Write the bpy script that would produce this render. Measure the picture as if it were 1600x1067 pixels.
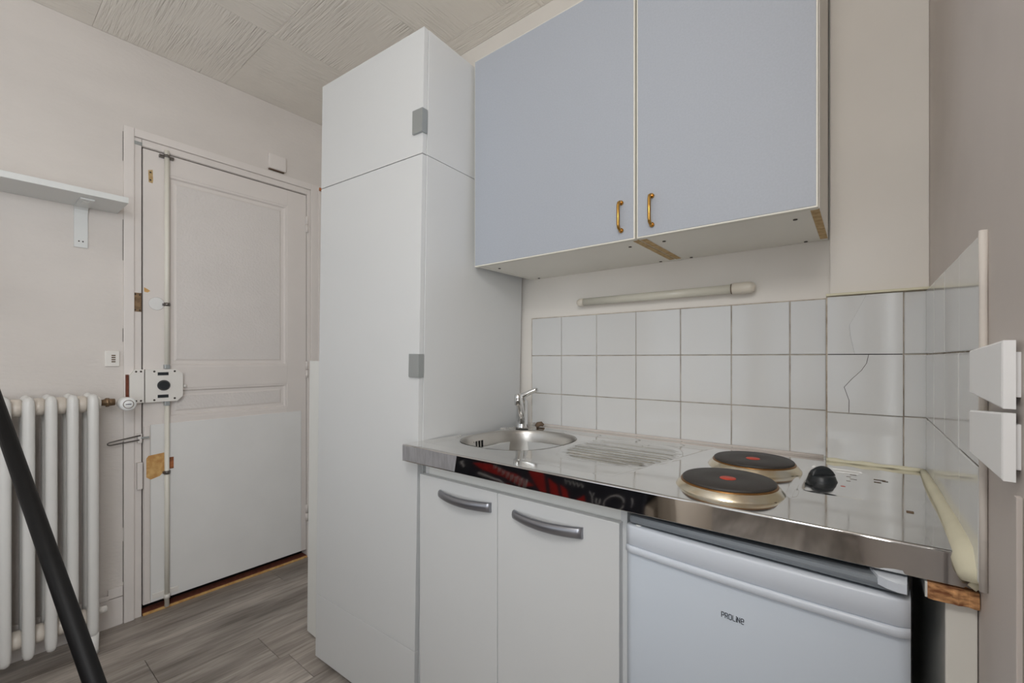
import bpy, bmesh, math, random
from mathutils import Vector, Matrix
for o in list(bpy.data.objects): bpy.data.objects.remove(o)
S = bpy.context.scene
COL = S.collection
random.seed(7)
R = math.radians
def lin(r, g, b):
    f = lambda c: (c/255/12.92) if c <= 10 else ((c/255+.055)/1.055)**2.4
    return (f(r), f(g), f(b), 1)

# ------------------------------------------------------------------ camera, world, light, exposure
cam = bpy.data.cameras.new('camera'); co = bpy.data.objects.new('camera', cam); COL.objects.link(co)
co.location = (1.057, -1.4555, 1.168)
co.rotation_euler = (R(90), 0, .671)
cam.sensor_width = 36; cam.lens = 688/1600*36
cam.shift_y = 26/1600
cam.clip_start = .02
S.camera = co
w = bpy.data.worlds.new('world'); S.world = w; w.use_nodes = True
w.node_tree.nodes['Background'].inputs[0].default_value = (.80, .88, 1, 1)
w.node_tree.nodes['Background'].inputs[1].default_value = 1.0
def area(name, loc, rot, sx, sy, power, col):
    l = bpy.data.lights.new(name, 'AREA'); l.shape = 'RECTANGLE'; l.size = sx; l.size_y = sy
    l.energy = power; l.color = col
    o = bpy.data.objects.new(name, l); COL.objects.link(o); o.location = loc; o.rotation_euler = rot
    return o
# added area lights at the unseen, invented windows beside and behind the camera
area('window_daylight', (1.174, -2.0, 1.52), (R(90), 0, R(90)), .9, 1.46, 27, (.92, .965, 1))
area('window_daylight', (-.55, -4.02, 1.45), (R(90), 0, 0), 1.15, 1.5, 3.5, (.90, .96, 1))
area('window_daylight', (.62, -4.02, 1.45), (R(90), 0, 0), .85, 1.5, 2.5, (.90, .96, 1))
S.view_settings.view_transform = 'Standard'; S.view_settings.look = 'None'
S.view_settings.gamma = 1; S.view_settings.use_curve_mapping = False
S.view_settings.exposure = -0.2

# ------------------------------------------------------------------ materials
def mat(name, col, rough=.5, metal=0, bump=0, bscale=60, var=0, vscale=6, col2=None, spec=.5, detail=4, stretch=None, coat=0, rvar=0):
    m = bpy.data.materials.new(name); m.use_nodes = True
    nt = m.node_tree; b = nt.nodes['Principled BSDF']
    b.inputs['Base Color'].default_value = col
    b.inputs['Roughness'].default_value = rough; b.inputs['Metallic'].default_value = metal
    b.inputs['Specular IOR Level'].default_value = spec
    if coat: b.inputs['Coat Weight'].default_value = coat
    N = nt.nodes.new; L = nt.links.new
    if bump or var or rvar:
        g = N('ShaderNodeNewGeometry'); mp = N('ShaderNodeMapping'); L(g.outputs['Position'], mp.inputs[0])
        if stretch: mp.inputs['Scale'].default_value = stretch
    if var:
        n = N('ShaderNodeTexNoise'); n.inputs['Scale'].default_value = vscale; n.inputs['Detail'].default_value = detail
        L(mp.outputs[0], n.inputs['Vector'])
        r = N('ShaderNodeValToRGB'); c2 = col2 or tuple(c*(1-var) for c in col[:3])+(1,)
        r.color_ramp.elements[0].position = .35; r.color_ramp.elements[1].position = .65
        r.color_ramp.elements[0].color = c2; r.color_ramp.elements[1].color = col
        L(n.outputs['Fac'], r.inputs[0]); L(r.outputs[0], b.inputs['Base Color'])
    if rvar:
        n3 = N('ShaderNodeTexNoise'); n3.inputs['Scale'].default_value = vscale*1.7; n3.inputs['Detail'].default_value = 6
        L(mp.outputs[0], n3.inputs['Vector'])
        mr = N('ShaderNodeMapRange'); mr.inputs[1].default_value = .3; mr.inputs[2].default_value = .7
        mr.inputs[3].default_value = max(.02, rough-rvar); mr.inputs[4].default_value = rough+rvar
        L(n3.outputs['Fac'], mr.inputs[0]); L(mr.outputs[0], b.inputs['Roughness'])
    if bump:
        n2 = N('ShaderNodeTexNoise'); n2.inputs['Scale'].default_value = bscale; n2.inputs['Detail'].default_value = 5
        L(mp.outputs[0], n2.inputs['Vector'])
        bp = N('ShaderNodeBump'); bp.inputs['Strength'].default_value = bump; bp.inputs['Distance'].default_value = .004
        L(n2.outputs['Fac'], bp.inputs['Height']); L(bp.outputs[0], b.inputs['Normal'])
    return m
M = {}
M['wall'] = mat('painted_wall', lin(228, 220, 212), .75, bump=.22, bscale=55, var=.05, vscale=2.5, stretch=(1, 1, 2.2))
M['wall_rough'] = mat('rough_painted_wall', lin(224, 217, 211), .75, bump=.5, bscale=38, var=.05, vscale=3, stretch=(1, 1, 2.4))
M['wall_smooth'] = mat('smooth_wall', lin(238, 233, 226), .7, bump=.06, bscale=30, var=.04, vscale=4)
M['wall_side'] = mat('side_wall', lin(212, 203, 197), .6, bump=.07, bscale=26, var=.05, vscale=5)
M['trim'] = mat('door_paint', lin(232, 225, 220), .45, bump=.06, bscale=24, var=.03, vscale=7)
M['door_panel'] = mat('door_panel_paint', lin(230, 224, 220), .5, bump=.8, bscale=95, var=.03, vscale=6)
M['door_sheet'] = mat('door_sheet', lin(238, 237, 235), .4, var=.04, vscale=4, bump=.03, bscale=12)
M['ward'] = mat('white_melamine', lin(215, 216, 216), .32, var=.015, vscale=3)
M['ward_edge'] = mat('white_edge_band', lin(232, 232, 228), .4)
M['bluegrey'] = mat('blue_grey_laminate', lin(176, 181, 190), .5, var=.05, vscale=240, bump=.05, bscale=300)
M['cream_edge'] = mat('cream_edge', lin(232, 229, 218), .4)
M['cab_in'] = mat('cabinet_white', lin(240, 237, 229), .5, var=.03, vscale=5)
M['ply'] = mat('raw_chipboard_edge', lin(205, 178, 132), .8, var=.25, vscale=60, col2=lin(178, 146, 100))
M['chip'] = mat('broken_chipboard', lin(222, 168, 116), .9, bump=.9, bscale=120, var=.5, vscale=150, col2=lin(128, 80, 50), stretch=(.35, 1, 1))
M['orangewood'] = mat('bare_wood', lin(222, 182, 120), .8, var=.2, vscale=40, col2=lin(198, 148, 88))
M['redwood'] = mat('bare_red_wood', lin(190, 118, 72), .8, var=.4, vscale=50, col2=lin(105, 60, 38), stretch=(1, .3, 1))
M['darkred'] = mat('dark_red_wood', lin(120, 66, 48), .85, var=.35, vscale=60)
M['tile'] = mat('white_tile', lin(218, 218, 217), .09, var=.012, vscale=3, bump=.012, bscale=9)
M['grout'] = mat('grout', lin(208, 196, 180), .9, var=.3, vscale=26, col2=lin(152, 136, 118))
M['crack'] = mat('crack_dark', lin(70, 62, 58), .9)
M['steel'] = mat('stainless_steel', (.86, .85, .83, 1), .085, 1, var=.08, vscale=9, rvar=.045, bump=.006, bscale=14)
M['steel_bowl'] = mat('brushed_steel', (.58, .56, .53, 1), .33, 1, bump=.03, bscale=150, stretch=(1, 1, 6))
M['steel_lip'] = mat('polished_lip', (.63, .625, .62, 1), .045, 1, var=.06, vscale=20, bump=.006, bscale=16)
M['film'] = mat('worn_film', lin(196, 196, 200), .42, .7, var=.2, vscale=90, bump=.2, bscale=90, stretch=(1.5, 1, .25))
M['chrome'] = mat('chrome', (.78, .78, .78, 1), .07, 1)
M['alu'] = mat('silver_handle', lin(150, 151, 157), .33, .85)
M['greypull'] = mat('grey_metal_pull', lin(172, 176, 176), .4, .6)
M['brass'] = mat('brass', lin(196, 152, 82), .22, 1)
M['hotplate'] = mat('cast_iron', lin(58, 54, 51), .55, bump=.1, bscale=200)
M['platering'] = mat('scorched_steel_ring', lin(236, 230, 216), .22, 1, var=.2, vscale=22, col2=lin(228, 212, 180))
M['scorch'] = mat('brown_scorched_rim', lin(140, 100, 56), .35, .8)
M['red'] = mat('red_paint', lin(205, 72, 50), .5)
M['black'] = mat('black_plastic', lin(34, 38, 42), .35)
M['blackmetal'] = mat('black_painted_metal', lin(20, 19, 19), .55, spec=.25)
M['darkgap'] = mat('dark_void', lin(24, 22, 21), .95)
M['fridge'] = mat('fridge_white', lin(206, 214, 224), .3)
M['fridge_trim'] = mat('fridge_trim_white', lin(216, 222, 231), .28)
M['fridge_top'] = mat('fridge_top_grey', lin(122, 128, 134), .35)  # white top; the shade under the worktop is put into this grey
M['ink'] = mat('ink', lin(42, 46, 58), .5)
M['radiator'] = mat('radiator_paint', lin(228, 226, 222), .3, var=.02, vscale=12)
M['rad_hub'] = mat('radiator_hub_paint', lin(222, 212, 200), .35, var=.08, vscale=30)
M['rod'] = mat('cream_rod', lin(238, 234, 222), .35)
M['plastic'] = mat('white_plastic', lin(238, 238, 236), .3)
M['socket'] = mat('socket_plastic', lin(250, 250, 250), .3)
M['yellowed'] = mat('yellowed_plastic', lin(206, 196, 160), .5)
M['oldplastic'] = mat('aged_plastic', lin(236, 232, 226), .4)
M['lamp'] = mat('tube_diffuser', lin(220, 216, 202), .25)
M['lampcap'] = mat('tube_cap', lin(222, 214, 200), .35)
M['foam'] = mat('foam_sealant', lin(232, 226, 200), .7, bump=.25, bscale=40, var=.06, vscale=20)
M['oldbrass'] = mat('tarnished_brass', lin(150, 125, 98), .4, .8, var=.4, vscale=60)
M['rawmetal'] = mat('raw_steel', lin(120, 116, 112), .35, .9)
M['shelf'] = mat('shelf_white', lin(226, 227, 225), .4)
M['window_frame'] = mat('window_paint', lin(235, 235, 232), .4)
M['grime'] = mat('grime', lin(120, 100, 82), .9, var=.4, vscale=80)
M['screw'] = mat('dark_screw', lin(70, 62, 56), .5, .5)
M['throw'] = mat('dark_throw', lin(36, 36, 46), .9, bump=.3, bscale=40, var=.3, vscale=10)
M['throwred'] = mat('red_print', lin(176, 32, 26), .9, var=.3, vscale=25)
M['throwwhite'] = mat('white_print', lin(190, 186, 184), .9)
M['beige'] = mat('beige_fabric', lin(178, 164, 148), .9, bump=.2, bscale=90)
# ceiling: combed plaster, direction per panel through the object's own axes
def ceiling_mat():
    m = mat('combed_plaster', lin(243, 237, 228), .8); nt = m.node_tree; N = nt.nodes.new; L = nt.links.new; b = nt.nodes['Principled BSDF']
    tc = N('ShaderNodeTexCoord'); oi = N('ShaderNodeObjectInfo')
    ad = N('ShaderNodeVectorMath'); ad.operation = 'ADD'
    mu = N('ShaderNodeMath'); mu.operation = 'MULTIPLY'; mu.inputs[1].default_value = 37
    L(oi.outputs['Random'], mu.inputs[0])
    cx = N('ShaderNodeCombineXYZ'); L(mu.outputs[0], cx.inputs[0]); L(mu.outputs[0], cx.inputs[1])
    L(tc.outputs['Object'], ad.inputs[0]); L(cx.outputs[0], ad.inputs[1])
    mp = N('ShaderNodeMapping'); mp.inputs['Scale'].default_value = (1, .055, 1); L(ad.outputs[0], mp.inputs[0])
    n = N('ShaderNodeTexNoise'); n.inputs['Scale'].default_value = 120; n.inputs['Detail'].default_value = 3
    n.inputs['Distortion'].default_value = .5; L(mp.outputs[0], n.inputs['Vector'])
    k = N('ShaderNodeTexNoise'); k.inputs['Scale'].default_value = 3.2; L(ad.outputs[0], k.inputs['Vector'])
    mr = N('ShaderNodeMapRange'); mr.inputs[1].default_value = .30; mr.inputs[2].default_value = .55; L(k.outputs['Fac'], mr.inputs[0])
    mm = N('ShaderNodeMath'); mm.operation = 'MULTIPLY'; L(n.outputs['Fac'], mm.inputs[0]); L(mr.outputs[0], mm.inputs[1])
    bp = N('ShaderNodeBump'); bp.inputs['Strength'].default_value = 1; bp.inputs['Distance'].default_value = .0085
    L(mm.outputs[0], bp.inputs['Height']); L(bp.outputs[0], b.inputs['Normal'])
    return m
M['ceiling'] = ceiling_mat()
def floor_mat():
    m = mat('grey_oak_vinyl', lin(120, 110, 102), .42); nt = m.node_tree; N = nt.nodes.new; L = nt.links.new; b = nt.nodes['Principled BSDF']
    g = N('ShaderNodeNewGeometry'); oi = N('ShaderNodeObjectInfo')
    mu = N('ShaderNodeMath'); mu.operation = 'MULTIPLY'; mu.inputs[1].default_value = 51; L(oi.outputs['Random'], mu.inputs[0])
    cx = N('ShaderNodeCombineXYZ'); L(mu.outputs[0], cx.inputs[0]); L(mu.outputs[0], cx.inputs[1])
    ad = N('ShaderNodeVectorMath'); ad.operation = 'ADD'; L(g.outputs['Position'], ad.inputs[0]); L(cx.outputs[0], ad.inputs[1])
    mp = N('ShaderNodeMapping'); mp.inputs['Scale'].default_value = (1, .07, 1); L(ad.outputs[0], mp.inputs[0])
    n = N('ShaderNodeTexNoise'); n.inputs['Scale'].default_value = 42; n.inputs['Detail'].default_value = 7; n.inputs['Roughness'].default_value = .65; n.inputs['Distortion'].default_value = .9
    L(mp.outputs[0], n.inputs['Vector'])
    mp2 = N('ShaderNodeMapping'); mp2.inputs['Scale'].default_value = (1, .22, 1); L(ad.outputs[0], mp2.inputs[0])
    n2 = N('ShaderNodeTexNoise'); n2.inputs['Scale'].default_value = 9; n2.inputs['Detail'].default_value = 3; L(mp2.outputs[0], n2.inputs['Vector'])
    a = N('ShaderNodeMath'); a.operation = 'MULTIPLY_ADD'; a.inputs[1].default_value = .55; L(n2.outputs['Fac'], a.inputs[0])
    s = N('ShaderNodeMath'); s.operation = 'MULTIPLY'; s.inputs[1].default_value = .45; L(n.outputs['Fac'], s.inputs[0]); L(s.outputs[0], a.inputs[2])
    r = N('ShaderNodeValToRGB'); e = r.color_ramp.elements
    e[0].position = .36; e[0].color = lin(112, 104, 97); e[1].position = .66; e[1].color = lin(196, 187, 178)
    q = r.color_ramp.elements.new(.5); q.color = lin(152, 143, 135)
    L(a.outputs[0], r.inputs[0])
    hv = N('ShaderNodeHueSaturation'); vr = N('ShaderNodeMapRange'); vr.inputs[3].default_value = .84; vr.inputs[4].default_value = 1.14
    L(oi.outputs['Random'], vr.inputs[0]); L(vr.outputs[0], hv.inputs['Value']); L(r.outputs[0], hv.inputs['Color']); L(hv.outputs[0], b.inputs['Base Color'])
    bp = N('ShaderNodeBump'); bp.inputs['Strength'].default_value = .12; bp.inputs['Distance'].default_value = .002; L(n.outputs['Fac'], bp.inputs['Height']); L(bp.outputs[0], b.inputs['Normal'])
    return m
M['plank'] = floor_mat()
def glass_mat():
    m = bpy.data.materials.new('window_glass'); m.use_nodes = True; nt = m.node_tree
    nt.nodes.remove(nt.nodes['Principled BSDF'])
    t = nt.nodes.new('ShaderNodeBsdfTransparent'); g = nt.nodes.new('ShaderNodeBsdfGlossy'); g.inputs['Roughness'].default_value = .02
    f = nt.nodes.new('ShaderNodeFresnel'); x = nt.nodes.new('ShaderNodeMixShader')
    nt.links.new(f.outputs[0], x.inputs[0]); nt.links.new(t.outputs[0], x.inputs[1]); nt.links.new(g.outputs[0], x.inputs[2])
    nt.links.new(x.outputs[0], nt.nodes['Material Output'].inputs[0]); return m
M['glass'] = glass_mat()

# ------------------------------------------------------------------ mesh helpers
class MB:
    def __init__(s): s.v = []; s.f = []; s.sm = []
    def add(s, vs, fs, smooth=False):
        n = len(s.v); s.v += [tuple(map(float, p)) for p in vs]; s.f += [tuple(n+i for i in f) for f in fs]; s.sm += [smooth]*len(fs); return s
    def box(s, x0, x1, y0, y1, z0, z1, ch=0):
        if ch <= 0:
            return s.add([(x0,y0,z0),(x1,y0,z0),(x1,y1,z0),(x0,y1,z0),(x0,y0,z1),(x1,y0,z1),(x1,y1,z1),(x0,y1,z1)],
                  [(0,3,2,1),(4,5,6,7),(0,1,5,4),(1,2,6,5),(2,3,7,6),(3,0,4,7)])
        bm = bmesh.new(); bmesh.ops.create_cube(bm, size=1)
        for v in bm.verts: v.co = Vector(((x0+x1)/2+v.co.x*(x1-x0), (y0+y1)/2+v.co.y*(y1-y0), (z0+z1)/2+v.co.z*(z1-z0)))
        bmesh.ops.bevel(bm, geom=bm.edges[:], offset=ch, segments=2, profile=.6, affect='EDGES')
        bm.verts.index_update(); s.add([v.co[:] for v in bm.verts], [[v.index for v in f.verts] for f in bm.faces]); bm.free(); return s
    def prism(s, poly, axis, a, b, smooth=False):
        # poly: list of 2D points in the plane normal to axis; extruded from a to b
        n = len(poly)
        def P(p, t):
            return {'x': (t, p[0], p[1]), 'y': (p[0], t, p[1]), 'z': (p[0], p[1], t)}[axis]
        vs = [P(p, a) for p in poly]+[P(p, b) for p in poly]
        s.add(vs, [tuple(range(n))[::-1], tuple(range(n, 2*n))]); s.v = s.v
        k = len(s.v)-2*n
        s.f += [(k+i, k+(i+1) % n, k+n+(i+1) % n, k+n+i) for i in range(n)]; s.sm += [smooth]*n
        return s
    def loft(s, rings, cap=True, smooth=True, close=True):
        n = len(rings[0]); k = len(s.v)
        for r in rings: s.v += [tuple(map(float, p)) for p in r]
        m = n if close else n-1
        for j in range(len(rings)-1):
            for i in range(m):
                s.f.append((k+j*n+i, k+j*n+(i+1) % n, k+(j+1)*n+(i+1) % n, k+(j+1)*n+i)); s.sm.append(smooth)
        if cap:
            s.f.append(tuple(k+i for i in range(n))[::-1]); s.sm.append(False)
            e = k+(len(rings)-1)*n; s.f.append(tuple(e+i for i in range(n))); s.sm.append(False)
        return s
    def tube(s, pts, r, n=14, sx=1, cap=True, up=None):
        pts = [Vector(p) for p in pts]; rs = r if isinstance(r, (list, tuple)) else [r]*len(pts)
        rings = []; prev = None
        for i, p in enumerate(pts):
            t = (pts[min(i+1, len(pts)-1)]-pts[max(i-1, 0)]).normalized()
            if prev is None:
                u = Vector(up) if up else (Vector((0, 0, 1)) if abs(t.z) < .9 else Vector((1, 0, 0)))
            else: u = prev
            a = t.cross(u).normalized(); b = a.cross(t).normalized(); prev = b
            rings.append([p+(a*math.cos(2*math.pi*k/n)*sx+b*math.sin(2*math.pi*k/n))*rs[i] for k in range(n)])
        return s.loft(rings, cap)
    def lathe(s, prof, c=(0, 0, 0), n=28, axis='z', cap=True):
        rings = []
        for r, h in prof:
            ring = []
            for k in range(n):
                x, y = r*math.cos(2*math.pi*k/n), r*math.sin(2*math.pi*k/n)
                p = {'z': (x, y, h), 'x': (h, x, y), 'y': (y, h, x)}[axis]
                ring.append((c[0]+p[0], c[1]+p[1], c[2]+p[2]))
            rings.append(ring)
        return s.loft(rings, cap)
    def warp(s, fn): s.v = [fn(*p) for p in s.v]; return s
    def mesh(s, name, m):
        me = bpy.data.meshes.new(name); me.from_pydata(s.v, [], s.f); me.materials.append(m)
        me.polygons.foreach_set('use_smooth', s.sm); me.update()
        bm = bmesh.new(); bm.from_mesh(me); bmesh.ops.recalc_face_normals(bm, faces=bm.faces[:])
        bm.to_mesh(me); bm.free(); return me
    def build(s, name, m, parent=None, label=None, kind=None, mats=None):
        o = bpy.data.objects.new(name, s.mesh(name, m)); COL.objects.link(o)
        if parent is not None:
            o.parent = parent
        if label: o['label'] = label
        if kind: o['kind'] = kind
        return o
def thing(name, label, cat, loc=(0, 0, 0), rot=(0, 0, 0), group=None):
    o = bpy.data.objects.new(name, None); COL.objects.link(o); o.location = loc; o.rotation_euler = rot
    o['label'] = label; o['category'] = cat
    if group: o['group'] = group
    return o
def tag(o, label, cat, group=None):
    o['label'] = label; o['category'] = cat
    if group: o['group'] = group
    return o
def inst(src, name, loc, parent, rot=(0, 0, 0)):
    o = bpy.data.objects.new(name, src); COL.objects.link(o); o.parent = parent; o.location = loc; o.rotation_euler = rot; return o

XL, XR, YR, ZC = -1.50, 1.182, -4.10, 2.575
# ------------------------------------------------------------------ the setting
fl = MB().box(XL-.12, XR+.12, YR-.12, .12, -.12, -.012).build('floor', M['grime'], kind='structure')
PW, PL = .2, 1.2
starts = {}
for i in range(14):
    x0 = -1.515+.2*i
    y0 = {2: -1.005, 3: -.676}.get(i, -random.random()*1.2)
    ys = [y0+k*PL for k in range(-5, 3)]
    for ya in ys:
        a, b = max(ya, YR), min(ya+PL, 0.0); xa, xb = max(x0, XL), min(x0+PW, XR)
        if b-a < .02 or xb-xa < .02: continue
        g = .0008
        MB().box(xa+g, xb-g, a+g, b-g, -.012, 0, .0008).build('plank', M['plank'], fl)
ce = MB().box(XL-.12, XR+.12, YR-.12, .12, ZC+.012, ZC+.12).build('ceiling', M['wall'], kind='structure')
xs = [XL, -.95, -.45, .05, .55, 1.05, XR]; ys = [0, -.1, -.6, -1.1, -1.6, -2.1, -2.6, -3.1, -3.6, YR]
for i in range(len(xs)-1):
    for j in range(len(ys)-1):
        cx, cy = (xs[i]+xs[i+1])/2, (ys[j]+ys[j+1])/2; wx, wy = (xs[i+1]-xs[i])/2-.0003, (ys[j]-ys[j+1])/2-.0003
        turn = (i+j) % 2 == 0
        if turn: wx, wy = wy, wx
        m = MB().box(-wx, wx, -wy, wy, 0, .012, .0015)
        m.build('ceiling_panel', M['ceiling'], ce)
        o = COL.objects[-1] if False else bpy.data.objects[-1]
        o = [q for q in ce.children][-1]
        o.location = (cx, cy, ZC); o.rotation_euler = (0, 0, R(90) if turn else 0)

# left wall with the door opening (door lies between y -.934 and -.178)
DY0, DY1, DZ = -.940, -.172, 2.128
b = MB()
b.box(XL-.12, XL, YR, DY0, 0, ZC); b.box(XL-.12, XL, DY1, 0, 0, ZC); b.box(XL-.12, XL, DY0, DY1, DZ, ZC); b.box(XL-.16, XL-.12, YR, 0, 0, ZC)  # last box: extra backing added to stop light leaks
wl = b.build('wall_left', M['wall_rough'], kind='structure')
# back wall, chimney pier on its right, soft plaster
b = MB(); b.box(XL-.12, XR+.12, 0, .12, 0, ZC)
wb = b.build('wall_back', M['wall_smooth'], kind='structure')
MB().box(.992, XR, -.036, 0, 0, ZC, .003).build('pier', M['wall_smooth'], wb)
b = MB(); RY0, RY1, RZ0, RZ1 = -2.48, -1.52, .75, 2.28
b.box(XR, XR+.12, RY1, 0, 0, ZC); b.box(XR, XR+.12, YR, RY0, 0, ZC); b.box(XR, XR+.12, RY0, RY1, 0, RZ0); b.box(XR, XR+.12, RY0, RY1, RZ1, ZC)
wr = b.build('wall_right', M['wall_side'], kind='structure')
# rear wall; its two windows are unseen, added to light the room
b = MB()
W1, W2, WZ0, WZ1 = (-1.15, .05), (.18, 1.06), .68, 2.22
b.box(XL-.12, W1[0], YR-.14, YR, 0, ZC); b.box(W1[1], W2[0], YR-.14, YR, 0, ZC); b.box(W2[1], XR+.12, YR-.14, YR, 0, ZC)
for a in (W1, W2):
    b.box(a[0], a[1], YR-.14, YR, 0, WZ0); b.box(a[0], a[1], YR-.14, YR, WZ1, ZC)
b.build('wall_rear', M['wall'], kind='structure')
for n, a in ((1, W1), (2, W2)):
    b = MB(); t = .055; y0, y1 = YR-.09, YR-.03; mx = (a[0]+a[1])/2
    b.box(a[0], a[0]+t, y0, y1, WZ0, WZ1, .006); b.box(a[1]-t, a[1], y0, y1, WZ0, WZ1, .006)
    b.box(a[0]+t, a[1]-t, y0, y1, WZ0, WZ0+t, .006); b.box(a[0]+t, a[1]-t, y0, y1, WZ1-t, WZ1, .006); b.box(mx-.05, mx+.05, y0, y1, WZ0+t, WZ1-t, .006)
    wn = b.build('window_%d' % n, M['window_frame'], kind='structure')
    for p, q in ((a[0]+t, mx-.05), (mx+.05, a[1]-t)):
        MB().box(p, q, YR-.062, YR-.058, WZ0+t, WZ1-t).build('pane', M['glass'], wn)
    MB().lathe([(.012, 0), (.012, .03), (.02, .032), (.02, .045)], (mx, y1, 1.4), 14, 'y').build('window_knob', M['chrome'], wn)

b = MB(); t = .055; x0, x1 = XR+.03, XR+.09; my = (RY0+RY1)/2
b.box(x0, x1, RY0, RY0+t, RZ0, RZ1, .006); b.box(x0, x1, RY1-t, RY1, RZ0, RZ1, .006); b.box(x0, x1, RY0+t, RY1-t, RZ0, RZ0+t, .006); b.box(x0, x1, RY0+t, RY1-t, RZ1-t, RZ1, .006); b.box(x0, x1, my-.05, my+.05, RZ0+t, RZ1-t, .006)
wn = b.build('window_3', M['window_frame'], kind='structure')  # unseen frame and panes, added so light can come from beside the camera
for p, q in ((RY0+t, my-.05), (my+.05, RY1-t)):
    MB().box(XR+.058, XR+.062, p, q, RZ0+t, RZ1-t).build('pane', M['glass'], wn)
MB().lathe([(.012, 0), (.012, -.03), (.02, -.032), (.02, -.045)], (x0, my, 1.2), 14, 'x').build('window_knob', M['chrome'], wn)

# tiles on the back wall, the pier and the right wall
T = .15; ZT = [1.3275-T*(k+1) for k in range(3)]
def tile(w, h):
    g = .0011; c = .0016; t = .006; x0, x1, z0, z1 = g, w-g, g, h-g
    vs = [(x0, 0, z0), (x1, 0, z0), (x1, 0, z1), (x0, 0, z1), (x0, -t+c, z0), (x1, -t+c, z0), (x1, -t+c, z1), (x0, -t+c, z1),
          (x0+c, -t, z0+c), (x1-c, -t, z0+c), (x1-c, -t, z1-c), (x0+c, -t, z1-c)]
    fs = [(8, 9, 10, 11)]+[(i, (i+1) % 4, 4+(i+1) % 4, 4+i) for i in range(4)]+[(4+i, 4+(i+1) % 4, 8+(i+1) % 4, 8+i) for i in range(4)]
    return MB().add(vs, fs).mesh('tile', M['tile'])
def jit(): return (R(random.uniform(-.35, .35)), 0, R(random.uniform(-.35, .35)))
full = tile(T, T); half = tile(.0835, T); quart = tile(.046, T); first = tile(.141, T)
MB().box(.006, .984, -.0035, 0, .862, 1.329).build('grout_bed', M['grout'], wb)
MB().box(.984, XR, -.0395, -.030, .862, 1.332).build('grout_bed', M['grout'], wb)
for zi, z in enumerate(ZT):
    inst(first, 'tile', (.009, -.0015, z), wb, jit())
    for i in range(1, 6): inst(full, 'tile', (i*T, -.0015, z), wb, jit())
    inst(half, 'tile', (.9, -.0015, z), wb, jit())
    if zi == 2: inst(full, 'tile', (.986, -.038, z), wb, jit())
    inst(quart, 'tile', (1.136, -.038, z), wb, jit())
# the two cracked tiles on the pier: each in two fragments
x0, x1 = .9872, 1.1348
def frag(poly, dy, lab, rot=(0, 0, 0)):
    o = MB().prism([(p[0]-x0, p[1]-1.1775) for p in poly], 'y', -.006, 0).build('tile_fragment', M['tile'], wb, lab)
    o.location = (x0, -.038+dy, 1.1775); o.rotation_euler = rot
za, zb = 1.1786, 1.3264
c1 = [(1.043, za), (1.0345, 1.225), (1.0325, 1.252), (1.048, 1.285), (1.066, zb)]
frag([(x0, za)]+c1+[(x0, zb)], 0, 'left fragment of the upper cracked white tile', (0, 0, R(.9)))
frag([(p[0]+.0004, p[1]) for p in c1]+[(x1, zb), (x1, za)], -.0012, 'right fragment of the upper cracked white tile', (0, 0, R(-.2)))
za, zb = 1.0286, 1.1764
c2 = [(1.031, za), (1.0315, 1.060), (1.0215, 1.094), (1.037, 1.115), (1.056, 1.137), (1.066, 1.155), (1.070, zb)]
frag([(x0, za)]+c2+[(x0, zb)], 0, 'left fragment of the lower cracked white tile', (R(.2), 0, R(.4)))
frag([(p[0]+.0013, p[1]) for p in c2]+[(x1, zb), (x1, za)], -.0008, 'right fragment of the lower cracked white tile', (0, 0, R(-.3)))
MB().box(.988, 1.134, -.0402, -.0385, 1.03, 1.325).build('crack_bed', M['crack'], wb)
# right wall tiles
MB().box(XR-.0035, XR, -.644, -.04, .876, 1.329).build('grout_bed', M['grout'], wr)
rt = tile(T, T); rte = tile(.146, T)
for z in ZT:
    for i in range(4):
        o = inst(rt if i < 3 else rte, 'tile', (XR-.0015, -.046-T*i, z), wr, (0, 0, R(-90+random.uniform(-.3, .3))))
bd = MB(); bd.tube([(XR-.004, -.647, z) for z in (.872, .98, 1.1, 1.25, 1.330)], [.0042, .0038, .0045, .004, .0045], 10)
bd.build('edge_bead', M['wall'], wr)
MB().box(.984, XR, -.052, -.036, 1.329, 1.335, .002).build('tile_top_fillet', M['foam'], wb, 'yellowish fillet above the pier tiles')

# ------------------------------------------------------------------ entrance door, frame, lock
tr = MB()
F = XL+.016
tr.box(XL, F, -1.000, -.964, 0, 2.196, .003); tr.box(XL, F, -.193+.035, -.086, 0, 2.196, .004); tr.box(XL, F, -.9635, -.1585, 2.160, 2.196, .003)
tr.box(XL-.06, XL+.006, -.9635, -.9375, 0, 2.1595, .002); tr.box(XL-.06, XL+.006, -.178, -.1585, 0, 2.1595, .002); tr.box(XL-.06, XL+.006, -.9355, -.1785, 2.130, 2.1595, .002)
tr.box(F, F+.008, -.118, -.100, 0, 2.19, .003)
frame = tr.build('trim_1', M['trim'], kind='structure')
MB().box(XL+.004, XL+.0085, -.970+.004, -.938, 1.377, 1.462, .001).build('strike_patch', M['oldbrass'], frame, 'bare metal strike plate with four screws')
for y, z in ((-.960, 1.455), (-.944, 1.453), (-.960, 1.385), (-.944, 1.384)):
    MB().lathe([(.0035, 0), (.0028, .0015)], (XL+.0085, y, z), 10, 'x').build('screw', M['screw'], frame)
MB().box(XL+.006, XL+.03, -.957, -.938, .58, .70, .003).build('keeper_block', M['trim'], frame)
MB().box(XL+.006, XL+.012, -.975, -.9365, 2.128, 2.142, .001).build('rod_guide', M['greypull'], frame)
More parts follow.
